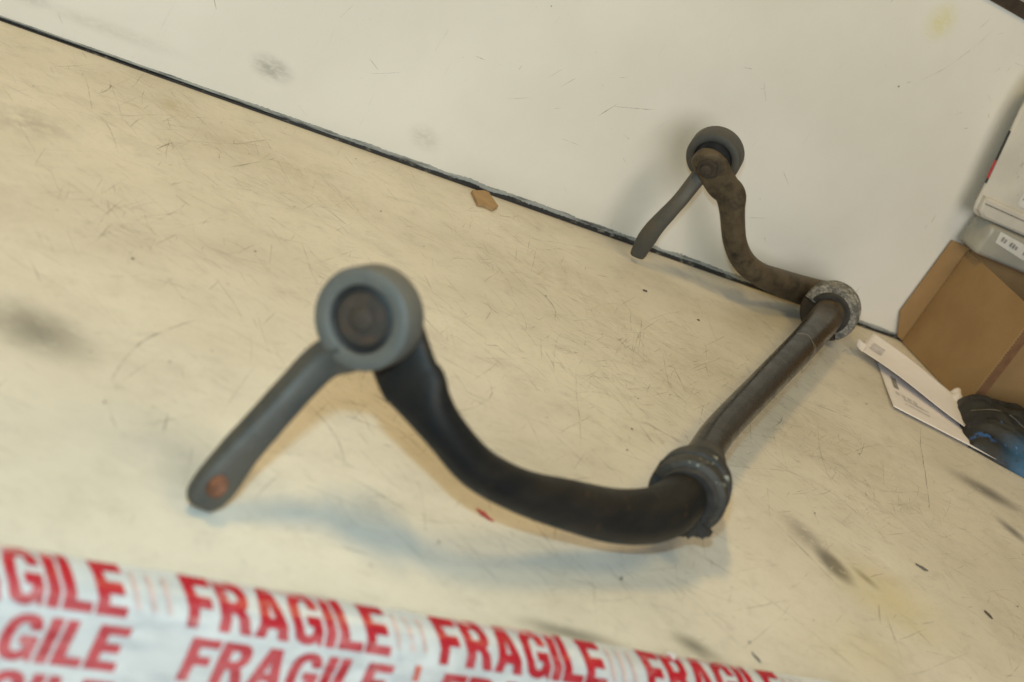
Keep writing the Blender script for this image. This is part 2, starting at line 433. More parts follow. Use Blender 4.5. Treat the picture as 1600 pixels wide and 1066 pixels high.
def ring_link(J, N, T, Rr, hole, flip, link_pts, mring, tip_axis, up):
    """drop link: ring turned about N with its front face at J, and the rod down to the bench"""
    root = obj('link_ring', lathe([(hole, .001), (hole + .0015, 0), (Rr - .0035, 0), (Rr - .001, .001), (Rr, .0035), (Rr, T - .0035), (Rr - .001, T - .001), (Rr - .0035, T), (hole + .0015, T), (hole, T - .001)], J, N, 64, ref=up), mring, sb)
    smooth_by_angle(root, 35)
    return root
# front drop link
T1 = .026
ring1 = ring_link(J1, N1, T1, .0320, .0212, 1, None, M_RING, None, (0, 0, 1))
rb = lathe([(.0001, .008), (.0085, .008), (.0145, .0065), (.0174, .0034), (.0194, .0042), (.0222, .0022), (.0222, .022), (.0001, .022)], J1, N1, 48, closed=False)
r_ = obj('rubber_bush', rb, M_RUBBER, ring1); smooth_by_angle(r_, 40)
rb = lathe([(.0001, -.0008), (.0048, -.0010), (.0072, .0004), (.0078, .0020), (.0128, .0014), (.0160, .0020), (.0172, .0036), (.0172, .012), (.0001, .012)], J1, N1, 40, closed=False)
r_ = obj('bolt_end', rb, M_RUST, ring1); smooth_by_angle(r_, 40)
bm = lathe([(.009, -.001), (.0095, 0), (.0145, 0), (.0150, .001), (.0150, .0135), (.009, .0135)], J1 + N1 * T1, N1, 32); obj('spacer', bm, M_RUST, ring1, True)
dn = (P(335, 762, .742) - J1)
dn = (dn - N1 * dn.dot(N1)).normalized()
j0 = J1 + N1 * .013 + dn * .026
lp = []
for v, rw, rn in ((j0, .0130, .0115), (P(500, 568, .789), .0112, .0108), (P(432, 640, .786), .0108, .0100), (P(376, 704, .784), .0122, .0090), (P(345, 745, .7835), .0139, .0080), (P(330, 764, .784), .0139, .0074), (P(319, 778, .785), .0124, .0068), (P(312, 787, .786), .0090, .0060), (P(310, 790, .786), .0050, .0045)):
    lp.append((v.x, v.y, v.z, rw, rn))
TA = (-(FWD * .80) + RIGHT * .60 + DOWN * .25).normalized()     # the flat end faces right of the camera
rod = obj('rod', sweep(catmull(lp, 6), TA, 28, 2.9, lump=.0005, jit=60), M_ROD, ring1); smooth_by_angle(rod, 50)
hc = P(341, 761, .7735)
ax = TA
lathe_ = lathe([(.0001, -.0006), (.0026, -.0004), (.0036, .0004), (.0046, .0013), (.0053, .0010), (.0056, -.004), (.0001, -.004)], hc, ax, 24, closed=False)
dr = (P(376, 704, .784) - P(330, 764, .784)).normalized()
for v in lathe_.verts:                 # worn oval, longer along the rod
    k_ = (v.co - hc).dot(dr); v.co += dr * k_ * .35
r_ = obj('rusty_hole', lathe_, M_RUSTO, ring1, label='orange rusted stud hole in the end of the drop link'); smooth_by_angle(r_, 40)
# rear drop link
T2 = .027
ring2 = ring_link(J2, N2, T2, .0335, .0235, 1, None, M_RINGD, None, (0, 0, 1))
r_ = obj('rubber_bush', lathe([(.0001, .004), (.021, .004), (.0225, .0025), (.0245, .004), (.0245, .022), (.0001, .022)], J2, N2, 48, closed=False), M_RUBBER, ring2); smooth_by_angle(r_, 40)
bm = bmesh.new()
hexp = [(.0001, -.0075), (.0118, -.0075), (.0128, -.0062), (.0128, 0), (.0001, 0)]
bm = lathe(hexp, pc2 - N2 * .0068, N2, 6, closed=False, ref=(1, 0, 0)); obj('hex_nut', bm, M_RUST, ring2)
bm = lathe([(.0001, -.013), (.0045, -.013), (.0064, -.0116), (.0066, -.0070), (.0001, -.0070)], pc2 - N2 * .0068, N2, 24, closed=False); r_ = obj('bolt_end', bm, M_RUST, ring2); smooth_by_angle(r_, 40)
bm = lathe([(.0070, -.0012), (.0150, -.0012), (.0158, -.0004), (.0158, .0008), (.0070, .0008)], pc2 - N2 * .0070, N2, 32); obj('washer', bm, M_RUST, ring2, True)
lp = []
for v, rw, rn in ((P(1100, 266, 1.551), .0115, .0105), (P(1084, 286, 1.552), .0098, .0100), (P(1058, 318, 1.556), .0096, .0095), (P(1028, 350, 1.572), .0108, .0090), (P(1012, 371, 1.586), .0118, .0080), (P(1003, 386, 1.598), .0108, .0070), (P(997, 397, 1.606), .0098, .0060), (P(995.5, 400, 1.608), .0085, .005)):
    lp.append((v.x, v.y, v.z, rw, rn))
rod2 = obj('rod', sweep(catmull(lp, 6), FWD, 28, 2.6, lump=.0005, jit=60), M_RINGD, ring2); smooth_by_angle(rod2, 50)

# clamp bushings on the straight length
def bushing(c, axis, Ro, Ri, half, m_up, m_lip, m_low, up):
    root = obj('bushing', lathe([(Ri, -half), (Ro - .004, -half), (Ro - .001, -half + .002), (Ro, -half + .005), (Ro - .0012, -.004), (Ro - .0030, -.003), (Ro - .0030, -.0015), (Ro, -.0005), (Ro, .004), (Ro - .0026, .0055), (Ro - .0026, .007), (Ro - .001, .008), (Ro - .001, half - .003), (Ro - .004, half), (Ri, half)], c, axis, 60, R(-105), R(112), up), m_up, sb)
    smooth_by_angle(root, 35)
    l = obj('rubber_lip', lathe([(Ri - .003, -half - .003), (Ri + .004, -half - .0035), (Ri + .0065, -half - .0012), (Ri + .0070, -half + .006), (Ri - .003, -half + .006)], c, axis, 60, R(-98), R(106), up), m_lip, root); smooth_by_angle(l, 35)
    l = obj('lower_shell', lathe([(Ri - .002, -half + .004), (Ro - .002, -half + .004), (Ro, -half + .006), (Ro, half - .004), (Ri - .002, half - .004)], c, axis, 40, R(116), R(251), up), m_low, root); smooth_by_angle(l, 35)
    return root
up = Vector((0, 0, 1))
cb2 = G(1298, 485, .041)
bushing(cb2, BD, .0385, .0215, .020, M_CHALK, M_RUBBER, M_RUST, (.25, -.25, 1))
cb1 = G(1079, 764, .052)
BD1 = (G(1128, 670, .045) - cb1).normalized()
b1 = bushing(cb1, BD1, .0318, .0190, .021, M_GRUB, M_RUBBER, M_RUBBER, (.25, -.25, 1))
o = obj('tapered_sleeve', lathe([(.0185, .020), (.0275, .018), (.0288, .022), (.0240, .040), (.0192, .064), (.0170, .074), (.0150, .074)], cb1, BD1, 40), M_GRUB, b1); smooth_by_angle(o, 40)
bm = bmesh.new(); fl_ = []
for i in range(25):                    # torn rubber flange hanging below
    a = R(95 + i * 3.8); uu = Vector((.25, -.25, 1)); uu = (uu - BD1 * uu.dot(BD1)).normalized(); vv = BD1.cross(uu)
    d_ = uu * math.cos(a) + vv * math.sin(a); ro = .0325 + .0035 * noise.noise(Vector((i * .7, 3, 1))) + (.003 if i < 4 else 0)
    fl_.append([bm.verts.new(cb1 + d_ * q + BD1 * h) for q, h in ((.020, -.026), (ro, -.023), (ro + .0005, -.013), (.020, -.012))])
for p, q in zip(fl_, fl_[1:]):
    for j in range(4): bm.faces.new((p[j], p[(j + 1) % 4], q[(j + 1) % 4], q[j]))
bm.faces.new(fl_[0]); bm.faces.new(fl_[-1][::-1])
o = obj('torn_flange', bm, M_RUBBER, b1); smooth_by_angle(o, 40)
# loose fibre snagged round the bar
def hair(name, pts_, r, m, parent=None, n=8):
    q = catmull([(*p, r, r) for p in pts_], n); return obj(name, sweep(q, (0.3, .2, 1), 5), m, parent, True)
M_FIB = plain('pale_fibre', (.24, .21, .16), .8)
cc = G(1245, 548, .040); u = BD.cross(Vector((0, 0, 1))).normalized()
hp = []
for i in range(11):
    a = R(-70 + i * 19); hp.append(tuple(cc + (u * math.sin(a) + Vector((0, 0, 1)) * math.cos(a)) * (.0208 + .0006 * math.sin(i * 2.1)) + BD * (.018 * math.cos(a * 1.3) - .012)))
hair('fibre_strand', hp[2:9], .00022, M_FIB, sb)
hair('fibre_strand', [tuple(Vector(p) + BD * .007 * math.sin(i * 1.3) + Vector((0, 0, .0004))) for i, p in enumerate(hp[5:])] + [tuple(G(1258, 566, .026))], .00022, M_FIB, sb)

# ------------------------------------------------------------------ FRAGILE tape on the rolled edge
def tape_mat():
    m, nt, b = mat('white_tape'); n = N(nt); c = n.geo()
    f = n.ramp(n.noise(n.mapping(c, sc=(1, 1.5, 1.5)), 30, 5, .65), .35, .7)
    n.link(n.mix(f, (.58, .59, .585), (.70, .71, .70)), b.inputs['Base Color'])
    b.inputs['Roughness'].default_value = .22; b.inputs['Specular IOR Level'].default_value = .5
    b.inputs['Alpha'].default_value = .80
    n.bump(n.noise(n.mapping(c, sc=(1, 3, 3)), 55, 4), .35, .002, b); return m
M_TAPE = tape_mat()
def red_mat(name, col):
    m, nt, b = mat(name); n = N(nt); c = n.geo()
    f = n.ramp(n.noise(c, 130, 5, .7), .3, .7)
    a = n.mix(f, tuple(x * .80 for x in col), col)
    a = n.mix(n.math('MULTIPLY', n.ramp(n.noise(c, 38, 6, .7), .54, .74), .55), a, (.60, .34, .32))      # ink worn off
    n.link(a, b.inputs['Base Color']); b.inputs['Roughness'].default_value = .28
    n.bump(n.noise(n.mapping(c, sc=(1, 3, 3)), 55, 4), .3, .002, b)
    return m
M_RED = red_mat('red_print', (.46, .018, .030)); M_PINK = red_mat('faded_print', (.62, .46, .42))
def wrap(x, s, lift):
    """tape surface: bumps a little, lies on the rolled edge"""
    y, z, ny, nz = prof(s)
    b = .0010 * noise.noise(Vector((x * 24, s * 60, 1.3))) + .0006 * noise.noise(Vector((x * 90 + s * 40, s * 150, 7.1))) + .0003 * noise.noise(Vector((x * 260, s * 300, 2.2))) - .0012 * max(0, .25 - abs(noise.noise(Vector((x * 30 + s * 25, s * 30 - x * 8, 4.4)))))
    k = lift + b + .0019
    return Vector((x, y + ny * k, z + nz * k))
def tape(name, x0, x1, s0, s1, lift, label):
    bm = bmesh.new(); nx = max(2, int((x1 - x0) / .004)); ns = 30; g = []
    for i in range(nx + 1):
        row = []
        for j in range(ns + 1):
            x = x0 + (x1 - x0) * i / nx
            a = s0 + .0012 * noise.noise(Vector((x * 35, 5, 1)))
            s = a + (s1 - a) * j / ns
            if i in (0, nx): x += .004 * noise.noise(Vector((s * 70, x0 * 9, 2)))
            row.append(bm.verts.new(wrap(x, s, lift)))
        g.append(row)
    for i in range(nx):
        for j in range(ns): bm.faces.new((g[i][j], g[i + 1][j], g[i + 1][j + 1], g[i][j + 1]))
    return obj(name, bm, M_TAPE, None, True, label=label, category='tape')
# letters: strokes on a 1-high grid, given as closed outlines (holes as further outlines)
LET = {
 'F': (.58, [[(0,0),(.2,0),(.2,.40),(.50,.40),(.50,.58),(.2,.58),(.2,.82),(.58,.82),(.58,1),(0,1)]]),
 'R': (.66, [[(0,0),(.2,0),(.2,.39),(.30,.39),(.34,.36),(.46,0),(.67,0),(.55,.36),(.49,.45),(.58,.52),(.63,.62),(.64,.76),(.61,.88),(.53,.97),(.42,1),(0,1)],
             [(.2,.56),(.2,.83),(.36,.83),(.42,.80),(.44,.70),(.42,.60),(.36,.56)]]),
 'A': (.70, [[(0,0),(.2,0),(.245,.22),(.465,.22),(.51,0),(.72,0),(.49,1),(.23,1)], [(.278,.38),(.355,.76),(.432,.38)]]),
 'G': (.68, [[(.34,-.02),(.44,0),(.52,.05),(.58,.10),(.62,0),(.67,0),(.67,.53),(.36,.53),(.36,.37),(.48,.37),(.47,.25),(.42,.17),(.35,.155),(.27,.18),(.22,.28),(.20,.5),(.22,.72),(.27,.82),(.35,.85),(.42,.83),(.46,.77),(.47,.69),(.66,.69),(.64,.84),(.57,.95),(.47,1.01),(.34,1.02),(.20,.99),(.09,.89),(.03,.73),(.01,.5),(.03,.27),(.09,.11),(.20,.01)]]),
 'I': (.20, [[(0,0),(.2,0),(.2,1),(0,1)]]),
 'L': (.54, [[(0,0),(.54,0),(.54,.18),(.2,.18),(.2,1),(0,1)]]),
 'E': (.58, [[(0,0),(.58,0),(.58,.18),(.2,.18),(.2,.41),(.52,.41),(.52,.59),(.2,.59),(.2,.82),(.58,.82),(.58,1),(0,1)]]),
}
_glyph = {}
def glyph(ch):
    if ch in _glyph: return _glyph[ch]
    cu = bpy.data.curves.new('g', 'CURVE'); cu.dimensions = '2D'; cu.fill_mode = 'BOTH'; cu.offset = .016
    for ol in LET[ch][1]:
        sp = cu.splines.new('POLY'); sp.points.add(len(ol) - 1); sp.use_cyclic_u = True
        for p, q in zip(sp.points, ol): p.co = (*q, 0, 1)
    o = bpy.data.objects.new('g', cu); me = bpy.data.meshes.new_from_object(o)
    bpy.data.objects.remove(o); bpy.data.curves.remove(cu)
    bm = bmesh.new(); bm.from_mesh(me); bpy.data.meshes.remove(me)
    for i in range(1, 24):
        z = -.02 + 1.06 * i / 24
        bmesh.ops.bisect_plane(bm, geom=bm.verts[:] + bm.edges[:] + bm.faces[:], plane_co=(0, z, 0), plane_no=(0, 1, 0))
    bm.verts.index_update()
    _glyph[ch] = ([v.co.copy() for v in bm.verts], [[v.index for v in f.verts] for f in bm.faces]); bm.free()
    return _glyph[ch]
def word(x, s_base, h, wx, shear, m, parent, lift, text='FRAGILE', gap=.10, smin=-.02, name='lettering'):
    bm = bmesh.new(); cx = 0
    for ch in text:
        vs, fs = glyph(ch); V = [bm.verts.new(wrap(x + (cx + v.x + shear(v.y)) * wx, s_base - v.y * h, lift)) for v in vs]
        for f_ in fs:
            try: bm.faces.new([V[i] for i in f_])
            except ValueError: pass
        cx += LET[ch][0] + gap
    return obj(name, bm, m, parent, True)
XS = .378
t1 = tape('fragile_tape', -.35, XS, -.004, .085, .0, 'white tape printed red FRAGILE on bench edge, length with the small orange-red tab')
t2 = tape('fragile_tape', XS - .012, .80, -.003, .085, .0006, 'white tape printed red FRAGILE on bench edge, wrinkled length running out under the bushing')
PIT = .163
def rows_of(parent, k0, k1, lift):
    for k in range(k0, k1):
        x = .228 + PIT * k
        word(x + .004, .0255, .0270, .0282, lambda v: -.42 * max(0, v - .30) - .05 * v, M_RED, parent, lift)
        word(x + .006, .0560, .0245, .0280, lambda v: .15 * v, M_RED, parent, lift)
        word(x + .0045, .0870, .0245, .0280, lambda v: .15 * v, M_RED, parent, lift)
rows_of(t1, -3, 1, .0006); rows_of(t2, 1, 3, .0012)
# a worn under-layer shows through faintly between the words, and a torn tab sits on the seam
for par, k, lf in ((t1, -1, .0007), (t1, 0, .0007), (t2, 1, .0013), (t2, 2, .0013)):
    word(.228 + PIT * k + .1365, .0205, .0180, .0130, lambda v: -.6 * v, M_PINK, par, lf, 'III', .5, name='faded_lettering')
    word(.228 + PIT * k + .020, .0010, .0035, .0290, lambda v: -.4 * v, M_PINK, par, lf, 'ILEI', .30, name='faded_lettering')
word(.3795, .0385, .0095, .0180, lambda v: 0, red_mat('orange_red_print', (.62, .10, .05)), t1, .0016, 'I', name='torn_tab')
word(.3800, .0500, .0085, .0230, lambda v: 0, red_mat('orange_print', (.75, .20, .10)), t1, .0016, 'I', name='torn_tab')

# ------------------------------------------------------------------ cardboard carton by the back panel
def cardboard():
    m, nt, b = mat('cardboard'); n = N(nt); c = n.geo()
    a = n.mix(n.ramp(n.noise(c, 18, 5, .6), .3, .7), (.300, .182, .078), (.345, .215, .096))
    a = n.mix(n.math('MULTIPLY', n.ramp(n.noise(n.mapping(c, sc=(1, 1, 6)), 260, 3), .45, .65), .25), a, (.25, .155, .068))
    n.link(a, b.inputs['Base Color']); b.inputs['Roughness'].default_value = .85
    n.bump(n.noise(c, 300, 3), .15, .001, b); return m
M_CARD = cardboard(); M_CARDE = plain('cardboard_edge', (.17, .10, .05), .9, var=.6, scale=500)
XB = 1.400; BY = 1.164; BT = .166
carton = thing('cardboard_box', 'open brown cardboard box standing against the back panel', 'box', (XB, 1.24, 0))
def panel_poly(name, outline, thick, m, bump=None):
    bm = bmesh.new(); f = quad(bm, outline); nrm = Vector(thick)
    r = bmesh.ops.extrude_face_region(bm, geom=[f])
    for v in [e for e in r['geom'] if isinstance(e, bmesh.types.BMVert)]: v.co += nrm
    bmesh.ops.bevel(bm, geom=bm.edges[:], offset=.0006, segments=1, affect='EDGES')
    return obj(name, bm, m, carton)
panel_poly('side_panel', [(XB, 1.324, .001), (XB, BY - .004, .001), (XB, BY - .004, BT - .004), (XB, 1.324, BT)], (.004, 0, 0), M_CARD)
panel_poly('front_panel', [(XB + .0045, BY + .008, .001), (XB + .235, BY + .008, .001), (XB + .235, BY + .008, BT), (XB + .0045, BY + .008, BT)], (0, .004, 0), M_CARD)
panel_poly('side_panel', [(XB + .231, 1.320, .001), (XB + .231, BY + .0125, .001), (XB + .231, BY + .0125, BT + .006), (XB + .231, 1.320, BT + .006)], (.004, 0, 0), M_CARD)
panel_poly('back_panel_sheet', [(XB + .0045, 1.320, .001), (XB + .230, 1.320, .001), (XB + .230, 1.320, BT + .007), (XB + .0045, 1.320, BT + .007)], (0, .004, 0), M_CARD)
panel_poly('bottom_panel', [(XB + .0045, BY + .0125, .002), (XB + .2305, BY + .0125, .002), (XB + .2305, 1.3195, .002), (XB + .0045, 1.3195, .002)], (0, 0, .004), M_CARD)
panel_poly('side_flap', [(XB + .0036, 1.3243, .002), (XB + .0036, 1.3243, BT + .004), (1.369, 1.328, .169), (1.3665, 1.328, .043), (1.390, 1.3265, .006)], (0, .0035, 0), M_CARD)
# corrugation showing along the cut front edge and along the flap
def flutes(name, a, b_, outw, n):
    bm = bmesh.new(); a, b_ = Vector(a), Vector(b_)
    for i in range(n):
        c = a.lerp(b_, (i + .5) / n); box(bm, c - Vector((.0006, .0004, .0011)), c + Vector((.0006, .0004, .0011)))
    return obj(name, bm, M_CARDE, carton, kind='stuff')
M_CARDD = plain('darker_cardboard', (.21, .105, .050), .85, var=.15)
panel_poly('corner_strip', [(XB + .0045, BY - .0015, .001), (XB + .024, BY - .0005, .001), (XB + .024, BY - .0005, BT - .004), (XB + .0045, BY - .0015, BT - .004)], (0, .0035, 0), M_CARDD)  # darker brown strip down the front corner
flutes('corrugated_edge', (XB + .002, BY - .0042, .006), (XB + .002, BY - .0042, BT - .008), None, 34)

# ------------------------------------------------------------------ plastic cases stacked over the carton
def clear_plastic():
    m, nt, b = mat('cloudy_clear_plastic'); n = N(nt)
    b.inputs['Base Color'].default_value = (.70, .68, .60, 1); b.inputs['Roughness'].default_value = .22
    b.inputs['Transmission Weight'].default_value = .55; b.inputs['IOR'].default_value = 1.4
    n.bump(n.noise(n.geo(), 40, 3), .1, .002, b); return m
def dirty_grey():
    m, nt, b = mat('dirty_grey_plastic'); n = N(nt); c = n.geo()
    a = n.mix(n.ramp(n.noise(c, 14, 5, .6), .35, .7), (.54, .51, .45), (.62, .585, .52))
    a = n.mix(n.math('MULTIPLY', n.ramp(n.noise(c, 55, 6, .75), .60, .70), .7), a, (.17, .115, .06))
    n.link(a, b.inputs['Base Color']); b.inputs['Roughness'].default_value = .45
    n.bump(n.noise(c, 120, 3), .15, .001, b); return m
M_CLEAR, M_GREY = clear_plastic(), dirty_grey()
M_LABEL = plain('label_paper', (.66, .64, .60), .7, var=.06)
M_INK = plain('grey_ink', (.28, .27, .26), .8)
CB = BT + .0085                       # rests on the carton's back sheet and far side
cc_ = thing('plastic_box', 'small cloudy clear plastic box with paper label beneath the grey case', 'plastic box', (1.5, 1.28, CB))
fy = 1.284
bm = bmesh.new(); box(bm, (1.372, fy, CB), (1.66, 1.328, CB + .046), bev=.007, seg=3); o = obj('body', bm, M_CLEAR, cc_); smooth_by_angle(o, 35)
bm = bmesh.new(); box(bm, (1.380, fy + .006, CB + .004), (1.65, 1.322, CB + .020), bev=.006, seg=2)
o = obj('contents', bm, plain('mixed_contents', (.26, .26, .22), .6, var=.6, scale=40), cc_); smooth_by_angle(o, 35)
bm = bmesh.new(); quad(bm, [(1.392, fy - .0006, CB + .026), (1.46, fy - .0006, CB + .018), (1.46, fy - .0006, CB + .038), (1.388, fy - .0006, CB + .043)]); lb = obj('paper_label', bm, M_LABEL, cc_)
bm = bmesh.new()
for i in (0, 1, 3, 4, 5, 8):
    x = 1.398 + i * .0065; z = CB + .034 - i * .0007
    quad(bm, [(x, fy - .0010, z - .003), (x + .0045, fy - .0010, z - .0035), (x + .0045, fy - .0010, z + .0035 - (i % 3) * .001), (x, fy - .0010, z + .004 - (i % 2) * .001)])
obj('label_print', bm, M_INK, lb)
GB = CB + .0465
gc = thing('plastic_case', 'dirty grey plastic case with white label standing on the clear box', 'plastic case', (1.5, 1.27, GB))
# body: outline in x-z, leaning left towards the top, rounded lower corner
def case_outline(inset, gy):
    pts = [(1.72, GB + inset), (1.350 + inset, GB + inset), (1.341 + inset, GB + .003 + inset), (1.336 + inset, GB + .009 + inset), (1.3335 + inset, GB + .016), (1.328 + inset, GB + .045),
           (1.314 + inset, GB + .100), (1.301 + inset, GB + .150), (1.298 + inset, GB + .200 - inset), (1.72, GB + .200 - inset)]
    return [(x, gy, z) for x, z in pts]
gy = 1.298
bm = bmesh.new(); rings = []
for ins, y in ((.004, gy), (.0012, gy + .0012), (0, gy + .0035), (.004, gy + .006), (.022, 1.326)):
    rings.append([bm.verts.new(p) for p in case_outline(ins, y)])
for a, b_ in zip(rings, rings[1:]):
    for i in range(len(a)): bm.faces.new((a[i], a[(i + 1) % len(a)], b_[(i + 1) % len(a)], b_[i]))
bm.faces.new(rings[0]); bm.faces.new(rings[-1][::-1])
o = obj('body', bm, M_GREY, gc); smooth_by_angle(o, 30)
bm = bmesh.new()
ro = []
for ins, y in ((.0, gy + .004), (.0, gy - .006), (.003, gy - .0085)):
    ro.append([bm.verts.new((x, y, z)) for x, z in ((1.70, GB + .003 + ins), (1.350 + ins, GB + .003 + ins), (1.3395 + ins, GB + .009 + ins), (1.337 + ins, GB + .018), (1.334 + ins, GB + .030 - ins), (1.70, GB + .030 - ins))])
for a, b_ in zip(ro, ro[1:]):
    for i in range(6): bm.faces.new((a[i], a[(i + 1) % 6], b_[(i + 1) % 6], b_[i]))
bm.faces.new(ro[-1])
o = obj('base_lip', bm, M_GREY, gc); smooth_by_angle(o, 30)
bm = bmesh.new(); box(bm, (1.338, gy - .0093, GB + .021), (1.70, gy - .0084, GB + .0222)); obj('lip_groove', bm, plain('groove_brown', (.16, .13, .10), .8), gc)  # thin dark brown strip set along the lip's face
# label with rounded corner and printed lines
lx, lz = at(1588, 318, 1, gy - .001).x, at(1588, 318, 1, gy - .001).z
bm = bmesh.new()
ol = []
for cx_, cz_, a0 in ((lx + .010, lz + .006, 180), (lx + .16, lz + .006, 270), (lx + .16, lz + .052, 0), (lx + .010, lz + .052, 90)):
    for k in range(5): a = R(a0 + k * 22.5); ol.append((cx_ + .010 * math.cos(a), gy - .0006, cz_ + .008 * math.sin(a)))
lb = obj('white_label', (quad(bm, ol), bm)[1], M_LABEL, gc)
bm = bmesh.new()
for i in range(6):
    z = lz + .008 + i * .0075; quad(bm, [(lx + .006, gy - .0011, z), (lx + .05, gy - .0011, z), (lx + .05, gy - .0011, z + .003), (lx + .006, gy - .0011, z + .003)])
obj('label_print', bm, M_INK, lb)
def on_side(z0, z1, y0, y1, off):
    def xs(z):
        t = [(GB + .016, 1.3335), (GB + .045, 1.328), (GB + .100, 1.314), (GB + .150, 1.301)]
        for (a, xa), (b_, xb) in zip(t, t[1:]):
            if a <= z <= b_: return xa + (xb - xa) * (z - a) / (b_ - a)
        return t[-1][1]
    bm = bmesh.new(); n = 8; L = []
    for i in range(n + 1):
        z = z0 + (z1 - z0) * i / n; L.append((bm.verts.new((xs(z) - off, y0, z)), bm.verts.new((xs(z) - off, y1, z))))
    for a, b_ in zip(L, L[1:]): bm.faces.new((a[0], a[1], b_[1], b_[0]))
    return bm
obj('side_sticker', on_side(GB + .045, GB + .120, gy + .0010, gy + .0055, .0004), plain('black_sticker', (.03, .03, .03), .5), gc)
obj('side_sticker', on_side(GB + .052, GB + .078, gy + .0008, gy + .0058, .0008), plain('red_sticker', (.50, .05, .05), .5), gc)

# ------------------------------------------------------------------ papers
def paper_mat():
    m, nt, b = mat('white_paper'); n = N(nt)
    n.link(n.mix(n.ramp(n.noise(n.geo(), 30, 4), .3, .7), (.82, .77, .76), (.86, .81, .80)), b.inputs['Base Color']); b.inputs['Roughness'].default_value = .75
    b.inputs['Specular IOR Level'].default_value = .2; return m
M_PAPER = paper_mat(); M_PINK2 = plain('faint_print', (.62, .58, .58), .8)
def sheet(name, a, b_, c, d, zf, label=None, n=24, parent=None, m=None, **k):
    """bilinear sheet a-b (top edge) d-c (bottom edge), height zf(u, v)"""
    bm = bmesh.new(); a, b_, c, d = map(Vector, (a, b_, c, d)); g = []
    for i in range(n + 1):
        row = []
        for j in range(n + 1):
            u, v = i / n, j / n; p = a.lerp(b_, u).lerp(d.lerp(c, u), v); p.z = zf(u, v); row.append(bm.verts.new(p))
        g.append(row)
    for i in range(n):
        for j in range(n): bm.faces.new((g[i][j], g[i + 1][j], g[i + 1][j + 1], g[i][j + 1]))
    o = obj(name, bm, m or M_PAPER, parent, True)
    if label: o['label'] = label; o['category'] = 'paper'
    for q, v in k.items(): o[q] = v
    if parent is None:
        s = o.modifiers.new('thickness', 'SOLIDIFY'); s.thickness = .0003; s.offset = 1
    return o
zA = lambda u, v: .0016 + .0030 * v * v
a, b_, c, d = G(1366, 556), G(1560, 668), G(1562, 727), G(1393, 640)
shA = sheet('paper_sheet', a, b_, c, d, zA, 'flat white paper sheet with small dark stamp partly under the folded letter')
def patch(name, parent, P4, zf, u0, u1, v0, v1, m, lift=.0008):
    a, b_, c, d = map(Vector, P4); bm = bmesh.new(); n = 6; g = []
    for i in range(n + 1):
        row = []
        for j in range(2):
            u = u0 + (u1 - u0) * i / n; v = v0 + (v1 - v0) * j
            p = a.lerp(b_, u).lerp(d.lerp(c, u), v); p.z = zf(u, v) + lift; row.append(bm.verts.new(p))
        g.append(row)
    for i in range(n): bm.faces.new((g[i][0], g[i + 1][0], g[i + 1][1], g[i][1]))
    return obj(name, bm, m, parent)
PA = (a, b_, c, d)
patch('stamp', shA, PA, zA, .08, .125, .33, .55, M_INK)
for i in range(4): patch('text_line', shA, PA, zA, .08 + .05 * i, .115 + .05 * i, .62, .68, M_PINK2)
for i in range(2): patch('text_line', shA, PA, zA, .14, .36, .70 + .08 * i, .73 + .08 * i, M_PINK2)
zB = lambda u, v: .006 + .014 * max(0, 1 - v) ** 1.0 * (1 - .35 * u) + .006 * v * v + .002 * math.sin(u * 5)
pb = (G(1352, 537), G(1512, 652), G(1500, 676), G(1334, 556))
shB = sheet('paper_sheet', *pb, zB, 'folded white letter with its edge raised, leaning over the flat sheet')
for i in range(4): patch('text_line', shB, pb, zB, .06, .17, .38 + .09 * i, .43 + .09 * i, M_PINK2)
fin = sheet('folded_corner', G(1338, 535, .012), G(1350, 545, .012), G(1346, 552, .01), G(1337, 542, .01), lambda u, v: .012 + .006 * (1 - v), n=4, parent=shB)
zC = lambda u, v: .004 + .018 * math.sin(math.pi * u) * (1 - v * .5) + .004 * noise.noise(Vector((u * 3, v * 3, 1)))
sheet('paper_scrap', G(1472, 622), G(1496, 628), G(1505, 650), G(1478, 640), zC, 'small crumpled pale paper scrap between the letter and the cardboard box', n=10)

# ------------------------------------------------------------------ rag
def rag_mat():
    m, nt, b = mat('black_rag_blue_paint'); n = N(nt); c = n.geo()
    a = n.mix(n.ramp(n.noise(c, 30, 5, .65), .35, .7), (.014, .014, .014), (.034, .032, .026))
    k = n.math('MULTIPLY', n.blob(c, (1.420, .985, .01), (.105, .055, .06), R(-40), .6), n.ramp(n.noise(c, 32, 5, .6), .30, .46))
    a = n.mix(n.math('MULTIPLY', k, .85), a, (.035, .14, .28))
    k = n.math('MULTIPLY', n.blob(c, (1.330, 1.046, .010), (.020, .009, .03), R(-30), .5), n.ramp(n.noise(c, 110, 3), .44, .50))
    a = n.mix(n.math('MULTIPLY', k, .8), a, (.04, .14, .40))
    k = n.math('MULTIPLY', n.blob(c, (1.385, 1.045, .02), (.050, .032, .05), R(-30), .3), n.ramp(n.noise(c, 150, 2), .66, .69))
    a = n.mix(k, a, (.06, .20, .55))
    n.link(a, b.inputs['Base Color']); n.link(n.ramp(n.noise(c, 60, 4), .3, .7, .45, .8), b.inputs['Roughness'])
    n.bump(n.noise(c, 220, 4, .7), .4, .001, b); return m
def rag_z(u, v):
    e = min(1, (1 - (2 * u - 1) ** 8)) * min(1, (1 - (2 * v - 1) ** 6))
    z = (.022 + .020 * u + .020 * (1 - v)) * max(0, e) ** .5
    f = noise.noise(Vector((u * 2.6 + v * 1.2, v * 2.4, 4.4))); h = abs(noise.noise(Vector((u * 4 - v * 2, v * 5, 1.1))))
    z *= 1 + .55 * f - 1.05 * h + .12 * noise.noise(Vector((u * 14, v * 14, 3)))
    return max(0, z) + .0055
